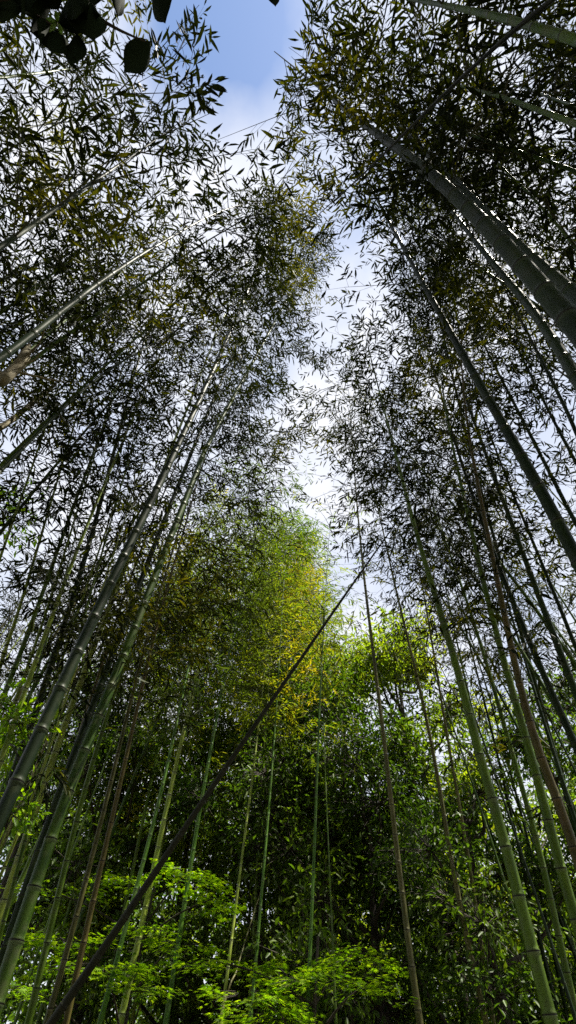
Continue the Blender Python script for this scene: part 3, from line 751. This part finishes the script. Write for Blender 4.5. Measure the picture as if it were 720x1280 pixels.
for (x0, y0, x1, y1, wd, s) in [(0, -8, 8, 38, 26, 1.40), (62, -12, 22, 22, 22, 1.42), (20, -30, 42, 22, 26, 1.42), (62, 30, 42, 58, 18, 1.38), (72, 28, 120, 8, 22, 1.41),
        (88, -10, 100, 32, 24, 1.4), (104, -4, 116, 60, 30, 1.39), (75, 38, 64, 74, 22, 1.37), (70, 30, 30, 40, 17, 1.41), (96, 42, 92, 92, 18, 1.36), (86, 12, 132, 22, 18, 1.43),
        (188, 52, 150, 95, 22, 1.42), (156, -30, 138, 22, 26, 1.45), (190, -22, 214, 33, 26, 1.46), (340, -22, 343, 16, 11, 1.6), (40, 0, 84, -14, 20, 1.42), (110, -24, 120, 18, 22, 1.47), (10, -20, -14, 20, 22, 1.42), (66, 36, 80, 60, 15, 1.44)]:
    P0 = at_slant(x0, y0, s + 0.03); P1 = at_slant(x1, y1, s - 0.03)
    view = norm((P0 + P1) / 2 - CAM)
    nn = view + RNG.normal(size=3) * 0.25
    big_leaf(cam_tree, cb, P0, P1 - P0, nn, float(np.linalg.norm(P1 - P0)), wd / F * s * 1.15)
for (x0, y0, x1, y1) in [(70, 26, 60, 24), (72, 28, 70, 16), (70, 28, 62, 40), (74, 30, 76, 40)]:
    P0 = at_slant(x0, y0, 1.36); P1 = at_slant(x1, y1, 1.35)
    o = big_leaf(cam_tree, cb, P0, P1 - P0, norm(P0 - CAM), 0.024, 0.008, 'shoot'); o['label'] = 'tiny pale green young leaf at the twig tip'

# broadleaf sapling at the left edge
def sapling(px, D, tufts, label):
    g = at_dist(px, 1100, D); b = np.array([g[0], g[1], 0.0])
    root = empty('sapling', b); set_props(root, label, 'sapling', 'broadleaf saplings at the left edge')
    h = max(at_dist(t[0], t[1], t[2])[2] for t in tufts)
    V, q = limb([np.array([0, 0, -.05]), np.array([.05, 0, h * .5]), np.array([0, .04, h])], 0.022, 0.006, 8)
    link('trunk', np_mesh('trunk', V, q, True), root, M['bark'])
    bv, bq, off = [], [], 0; PB, PD = [], []
    for (tx, ty, tD, r, n) in tufts:
        c = at_dist(tx, ty, tD) - b
        s0 = np.array([0.03, 0, max(0.4, c[2] - 0.25)])
        V, q = limb([s0, (s0 + c) / 2 + np.array([0, 0, .04]), c], 0.007, 0.003, 5); bv.append(V); bq.append(q + off); off += len(V)
        e = c + RNG.normal(size=(n, 3)) * r * np.array([1, 1, .6])
        V, q = tubes(np.tile(c, (n, 1)), e, 0.0018, 0.001, 3); bv.append(V); bq.append(q + off); off += len(V)
        for j in range(3):
            PB.append(e + RNG.normal(size=(n, 3)) * 0.02); PD.append(norm(e - c) + RNG.normal(size=(n, 3)) * 0.5 + np.array([0, 0, -.3]))
    link('branches', np_mesh('branches', np.concatenate(bv), np.concatenate(bq), True), root, M['bark'])
    B = np.concatenate(PB); D_ = norm(np.concatenate(PD)); k = len(B)
    ll = RNG.uniform(0.05, 0.10, k)
    V, q, rn = leaves(B, D_, norm(RNG.normal(size=(k, 3)) * .5 + np.array([0, -.3, 1.])), ll, ll * 0.42, RNG.random(k), 0.15)
    link('crown', np_mesh('crown', V, q, False, {'rnd': ('FLOAT', rn)}), root, M['maple'])
sapling(-25, 4.6, [(5, 885, 4.6, .12, 40), (22, 905, 4.5, .10, 30), (8, 925, 4.6, .10, 30), (28, 1005, 4.6, .09, 18), (12, 1015, 4.6, .09, 18)], 'small sapling with bright broad leaves at the left edge above the maple')
sapling(-45, 6.0, [(8, 640, 5.6, .22, 45), (32, 632, 5.5, .14, 30), (14, 665, 5.6, .16, 25)], 'tall thin sapling with a dark leaf tuft high at the left edge')

# broken pale trunk and a thin bare one at the left edge
def snag(pts, D, w, dia_px, label):
    P = [at_dist(px, py, D + i * 0.02) for i, (px, py) in enumerate(pts)]
    g = P[0] + (P[0] - P[1]) * np.array([1, 1, 0]) * 1.5; g[2] = 0
    g2 = (g + P[0]) / 2
    s = float(np.linalg.norm(P[0] - CAM)); r = w / F * s / 2
    path = catmull([g, g2] + P, 6)
    rad = np.interp(np.linspace(0, 1, len(path)), [0, .5, .9, 1], [r * 1.3, r * 1.05, r, r * 0.45]) * (1 + 0.06 * RNG.normal(size=len(path)))
    V, q = sweep(path - np.array([g[0], g[1], 0]), rad, 10, rough=0.04)
    root = empty('dead_tree', (g[0], g[1], 0)); set_props(root, label, 'dead tree')
    link('trunk', np_mesh('trunk', V, q, True), root, M['bark_pale'])
    bv, bq, off = [], [], 0
    for k in range(3):
        a = path[-6 - 3 * k] - np.array([g[0], g[1], 0]); e = a + np.array([random.uniform(.1, .3), random.uniform(-.2, .2), random.uniform(.1, .3)])
        V, q = limb([a, (a + e) / 2 + .02, e], r * .3, r * .08, 5); bv.append(V); bq.append(q + off); off += len(V)
    link('broken_branches', np_mesh('b', np.concatenate(bv), np.concatenate(bq), True), root, M['bark_pale'])
snag([(-25, 488), (0, 476), (14, 466), (27, 452), (36, 432)], 2.6, 13, 0, 'pale brown broken trunk poking in at the left edge')
snag([(-30, 555), (0, 535), (20, 521), (48, 497), (70, 480)], 4.0, 7, 0, 'thin pale brown dead trunk slanting over sky at the left edge')

#SETTING
# ground: one gently uneven sheet of leaf litter reaching the horizon
n = 121
g = np.linspace(-1, 1, n); gx = np.sign(g) * np.abs(g) ** 3 * 400
X, Y = np.meshgrid(gx, gx)
rr = np.hypot(X, Y)
Z = 0.05 * np.sin(X * 1.1) * np.cos(Y * 0.9) * np.exp(-rr / 60) - 0.06 + np.clip(rr - 18, 0, 60) * 0.05
V = np.stack([X, Y, Z], -1).reshape(-1, 3)
idx = np.arange(n * n).reshape(n, n)
q = np.stack([idx[:-1, :-1], idx[:-1, 1:], idx[1:, 1:], idx[1:, :-1]], -1).reshape(-1, 4)
m, nt, out = new_mat('leaf_litter')
tc = nt.nodes.new('ShaderNodeTexCoord')
v = nt.nodes.new('ShaderNodeTexVoronoi'); v.inputs['Scale'].default_value = 14; nt.links.new(tc.outputs['Object'], v.inputs['Vector'])
ns = nt.nodes.new('ShaderNodeTexNoise'); ns.inputs['Scale'].default_value = 1.2; ns.inputs['Detail'].default_value = 8; nt.links.new(tc.outputs['Object'], ns.inputs['Vector'])
r1 = ramp(nt, [(0.2, (0.03, 0.022, 0.012)), (0.5, (0.07, 0.052, 0.03)), (0.8, (0.13, 0.10, 0.055))]); nt.links.new(v.outputs['Color'], r1.inputs['Fac'])
r2 = ramp(nt, [(0.45, (1, 1, 1)), (0.62, (0.35, 0.55, 0.25))]); nt.links.new(ns.outputs['Fac'], r2.inputs['Fac'])
mu = nt.nodes.new('ShaderNodeMix'); mu.data_type = 'RGBA'; mu.blend_type = 'MULTIPLY'; mu.inputs[0].default_value = 1
nt.links.new(r1.outputs[0], mu.inputs[6]); nt.links.new(r2.outputs[0], mu.inputs[7])
p = nt.nodes.new('ShaderNodeBsdfPrincipled'); p.inputs['Roughness'].default_value = 0.9
nt.links.new(mu.outputs[2], p.inputs['Base Color']); nt.links.new(p.outputs[0], out.inputs['Surface'])
bp = nt.nodes.new('ShaderNodeBump'); bp.inputs['Strength'].default_value = 0.5; nt.links.new(v.outputs['Distance'], bp.inputs['Height']); nt.links.new(bp.outputs[0], p.inputs['Normal'])
o = link('ground', np_mesh('ground', V, q, True), None, m); o['kind'] = 'structure'

# distant wood closing the view behind the tree line
def mass(name, xs, y0, y1, h0, h1, n, ls, mat):
    x = RNG.uniform(xs[0], xs[1], n); y = RNG.uniform(y0, y1, n)
    hh = h0 + (h1 - h0) * (0.5 + 0.5 * np.sin(x * 0.55 + 1.0) * np.cos(x * 0.23 + y * 0.4))
    z = RNG.random(n) ** 0.9 * hh + np.clip(np.hypot(x, y) - 18, 0, 60) * 0.05
    B = np.stack([x, y, z], 1); B += 0.35 * np.sin(B[:, [1, 2, 0]] * 2.3)
    ll = RNG.uniform(.7, 1.3, n) * ls
    tone = np.clip(0.5 + 0.4 * np.sin(x * 1.3) * np.sin(z * 1.7) + RNG.normal(size=n) * .15, 0, 1)
    V, q, rn = leaves(B, norm(RNG.normal(size=(n, 3)) + np.array([0, 0, -.3])), norm(RNG.normal(size=(n, 3)) * .6 + np.array([0, -.3, 1.])), ll, ll * 0.42, tone, .15)
    o = link(name, np_mesh(name, V, q, False, {'rnd': ('FLOAT', rn)}), None, M[mat])
    set_props(o, 'dark far wood closing the view behind the tree line', 'woodland', None, 'stuff')
mass('woodland', (-30, 30), 20, 30, 7, 11, 60000, 0.34, 'broad_dark')
def bushes():
    n = 26000
    cx = RNG.uniform(-9, 9, 60); cy = RNG.uniform(7.0, 13, 60); ch = RNG.uniform(0.6, 2.0, 60)
    k = RNG.integers(0, 60, n)
    a = RNG.normal(size=(n, 3)); a = norm(a) * RNG.random((n, 1)) ** .4
    B = np.stack([cx[k] + a[:, 0] * .9, cy[k] + a[:, 1] * .9, np.abs(a[:, 2]) * ch[k]], 1)
    ll = RNG.uniform(.08, .16, n)
    V, q, rn = leaves(B, norm(RNG.normal(size=(n, 3)) + np.array([0, 0, -.2])), norm(RNG.normal(size=(n, 3)) * .6 + np.array([0, -.3, 1.])), ll, ll * .38, RNG.random(n), .15)
    o = link('undergrowth', np_mesh('undergrowth', V, q, False, {'rnd': ('FLOAT', rn)}), None, M['broad_dark'])
    set_props(o, 'dark shrubby undergrowth on the forest floor behind the maples', 'undergrowth', None, 'stuff')
bushes()

# ------------------------------------------------------------------ light, sky, camera
SUN_EL, SUN_AZ = R(68), R(100)      # azimuth clockwise from +Y: high on the right
w = bpy.data.worlds.new('World'); sc.world = w; w.use_nodes = True
nt = w.node_tree; bg = nt.nodes['Background']
sky = nt.nodes.new('ShaderNodeTexSky'); sky.sky_type = 'NISHITA'; sky.sun_disc = False
sky.sun_elevation = SUN_EL; sky.sun_rotation = SUN_AZ; sky.air_density = 1.0; sky.dust_density = 0.3; sky.ozone_density = 2.0
tc = nt.nodes.new('ShaderNodeTexCoord')
mp = nt.nodes.new('ShaderNodeMapping'); mp.inputs['Scale'].default_value = (1.4, 1.0, 1.0); mp.inputs['Location'].default_value = (0.35, 0.1, 0.0)
nt.links.new(tc.outputs['Generated'], mp.inputs['Vector'])
no = nt.nodes.new('ShaderNodeTexNoise'); no.inputs['Scale'].default_value = 3.2; no.inputs['Detail'].default_value = 7; no.inputs['Roughness'].default_value = 0.5
nt.links.new(mp.outputs[0], no.inputs['Vector'])
# clear patch of blue close to the zenith, on the left
dv = nt.nodes.new('ShaderNodeVectorMath'); dv.operation = 'DISTANCE'
nt.links.new(tc.outputs['Generated'], dv.inputs[0]); c = ray(280, 15); dv.inputs[1].default_value = tuple(float(t) for t in c)
mr = nt.nodes.new('ShaderNodeMapRange'); mr.inputs[1].default_value = 0.02; mr.inputs[2].default_value = 0.20; mr.inputs[3].default_value = -0.42; mr.inputs[4].default_value = 0.22
nt.links.new(dv.outputs['Value'], mr.inputs[0])
ad = nt.nodes.new('ShaderNodeMath'); ad.operation = 'ADD'; nt.links.new(no.outputs['Fac'], ad.inputs[0]); nt.links.new(mr.outputs[0], ad.inputs[1])
cr = ramp(nt, [(0.25, (0, 0, 0)), (0.68, (1, 1, 1))]); nt.links.new(ad.outputs[0], cr.inputs['Fac'])
CLOUD = 1.0
mx = nt.nodes.new('ShaderNodeMix'); mx.data_type = 'RGBA'
nt.links.new(cr.outputs['Color'], mx.inputs[0]); nt.links.new(sky.outputs['Color'], mx.inputs[6])
n3 = nt.nodes.new('ShaderNodeTexNoise'); n3.inputs['Scale'].default_value = 4.5; n3.inputs['Detail'].default_value = 5
nt.links.new(mp.outputs[0], n3.inputs['Vector'])
c3 = ramp(nt, [(0.34, (3.3, 3.65, 4.5)), (0.6, (4.55, 4.65, 5.0))]); nt.links.new(n3.outputs['Fac'], c3.inputs['Fac'])
nt.links.new(c3.outputs['Color'], mx.inputs[7])
nt.links.new(mx.outputs[2], bg.inputs['Color']); bg.inputs['Strength'].default_value = 0.08

sl = bpy.data.lights.new('sun', 'SUN'); sl.energy = 5.0; sl.angle = R(0.6); sl.color = (1.0, 0.94, 0.82)
so = bpy.data.objects.new('sun', sl); COL.objects.link(so)
so.rotation_euler = (math.pi / 2 - SUN_EL, 0, math.pi - SUN_AZ)

cd = bpy.data.cameras.new('camera'); co = bpy.data.objects.new('camera', cd); COL.objects.link(co)
co.location = CAM; co.rotation_euler = (math.pi / 2 + ELEV, 0, 0)
cd.sensor_fit = 'VERTICAL'; cd.sensor_height = 36; cd.lens = 36 * F / 1280; cd.clip_start = 0.05; cd.clip_end = 2000
sc.camera = co
vs = sc.view_settings; vs.view_transform = 'Standard'; vs.look = 'None'; vs.gamma = 1; vs.use_curve_mapping = False
vs.exposure = 1.5
sc.cycles.max_bounces = 4; sc.cycles.diffuse_bounces = 2; sc.cycles.glossy_bounces = 2; sc.cycles.transmission_bounces = 2
sc.cycles.use_denoising = False
print('LEAVES', LEAFCOUNT[0])
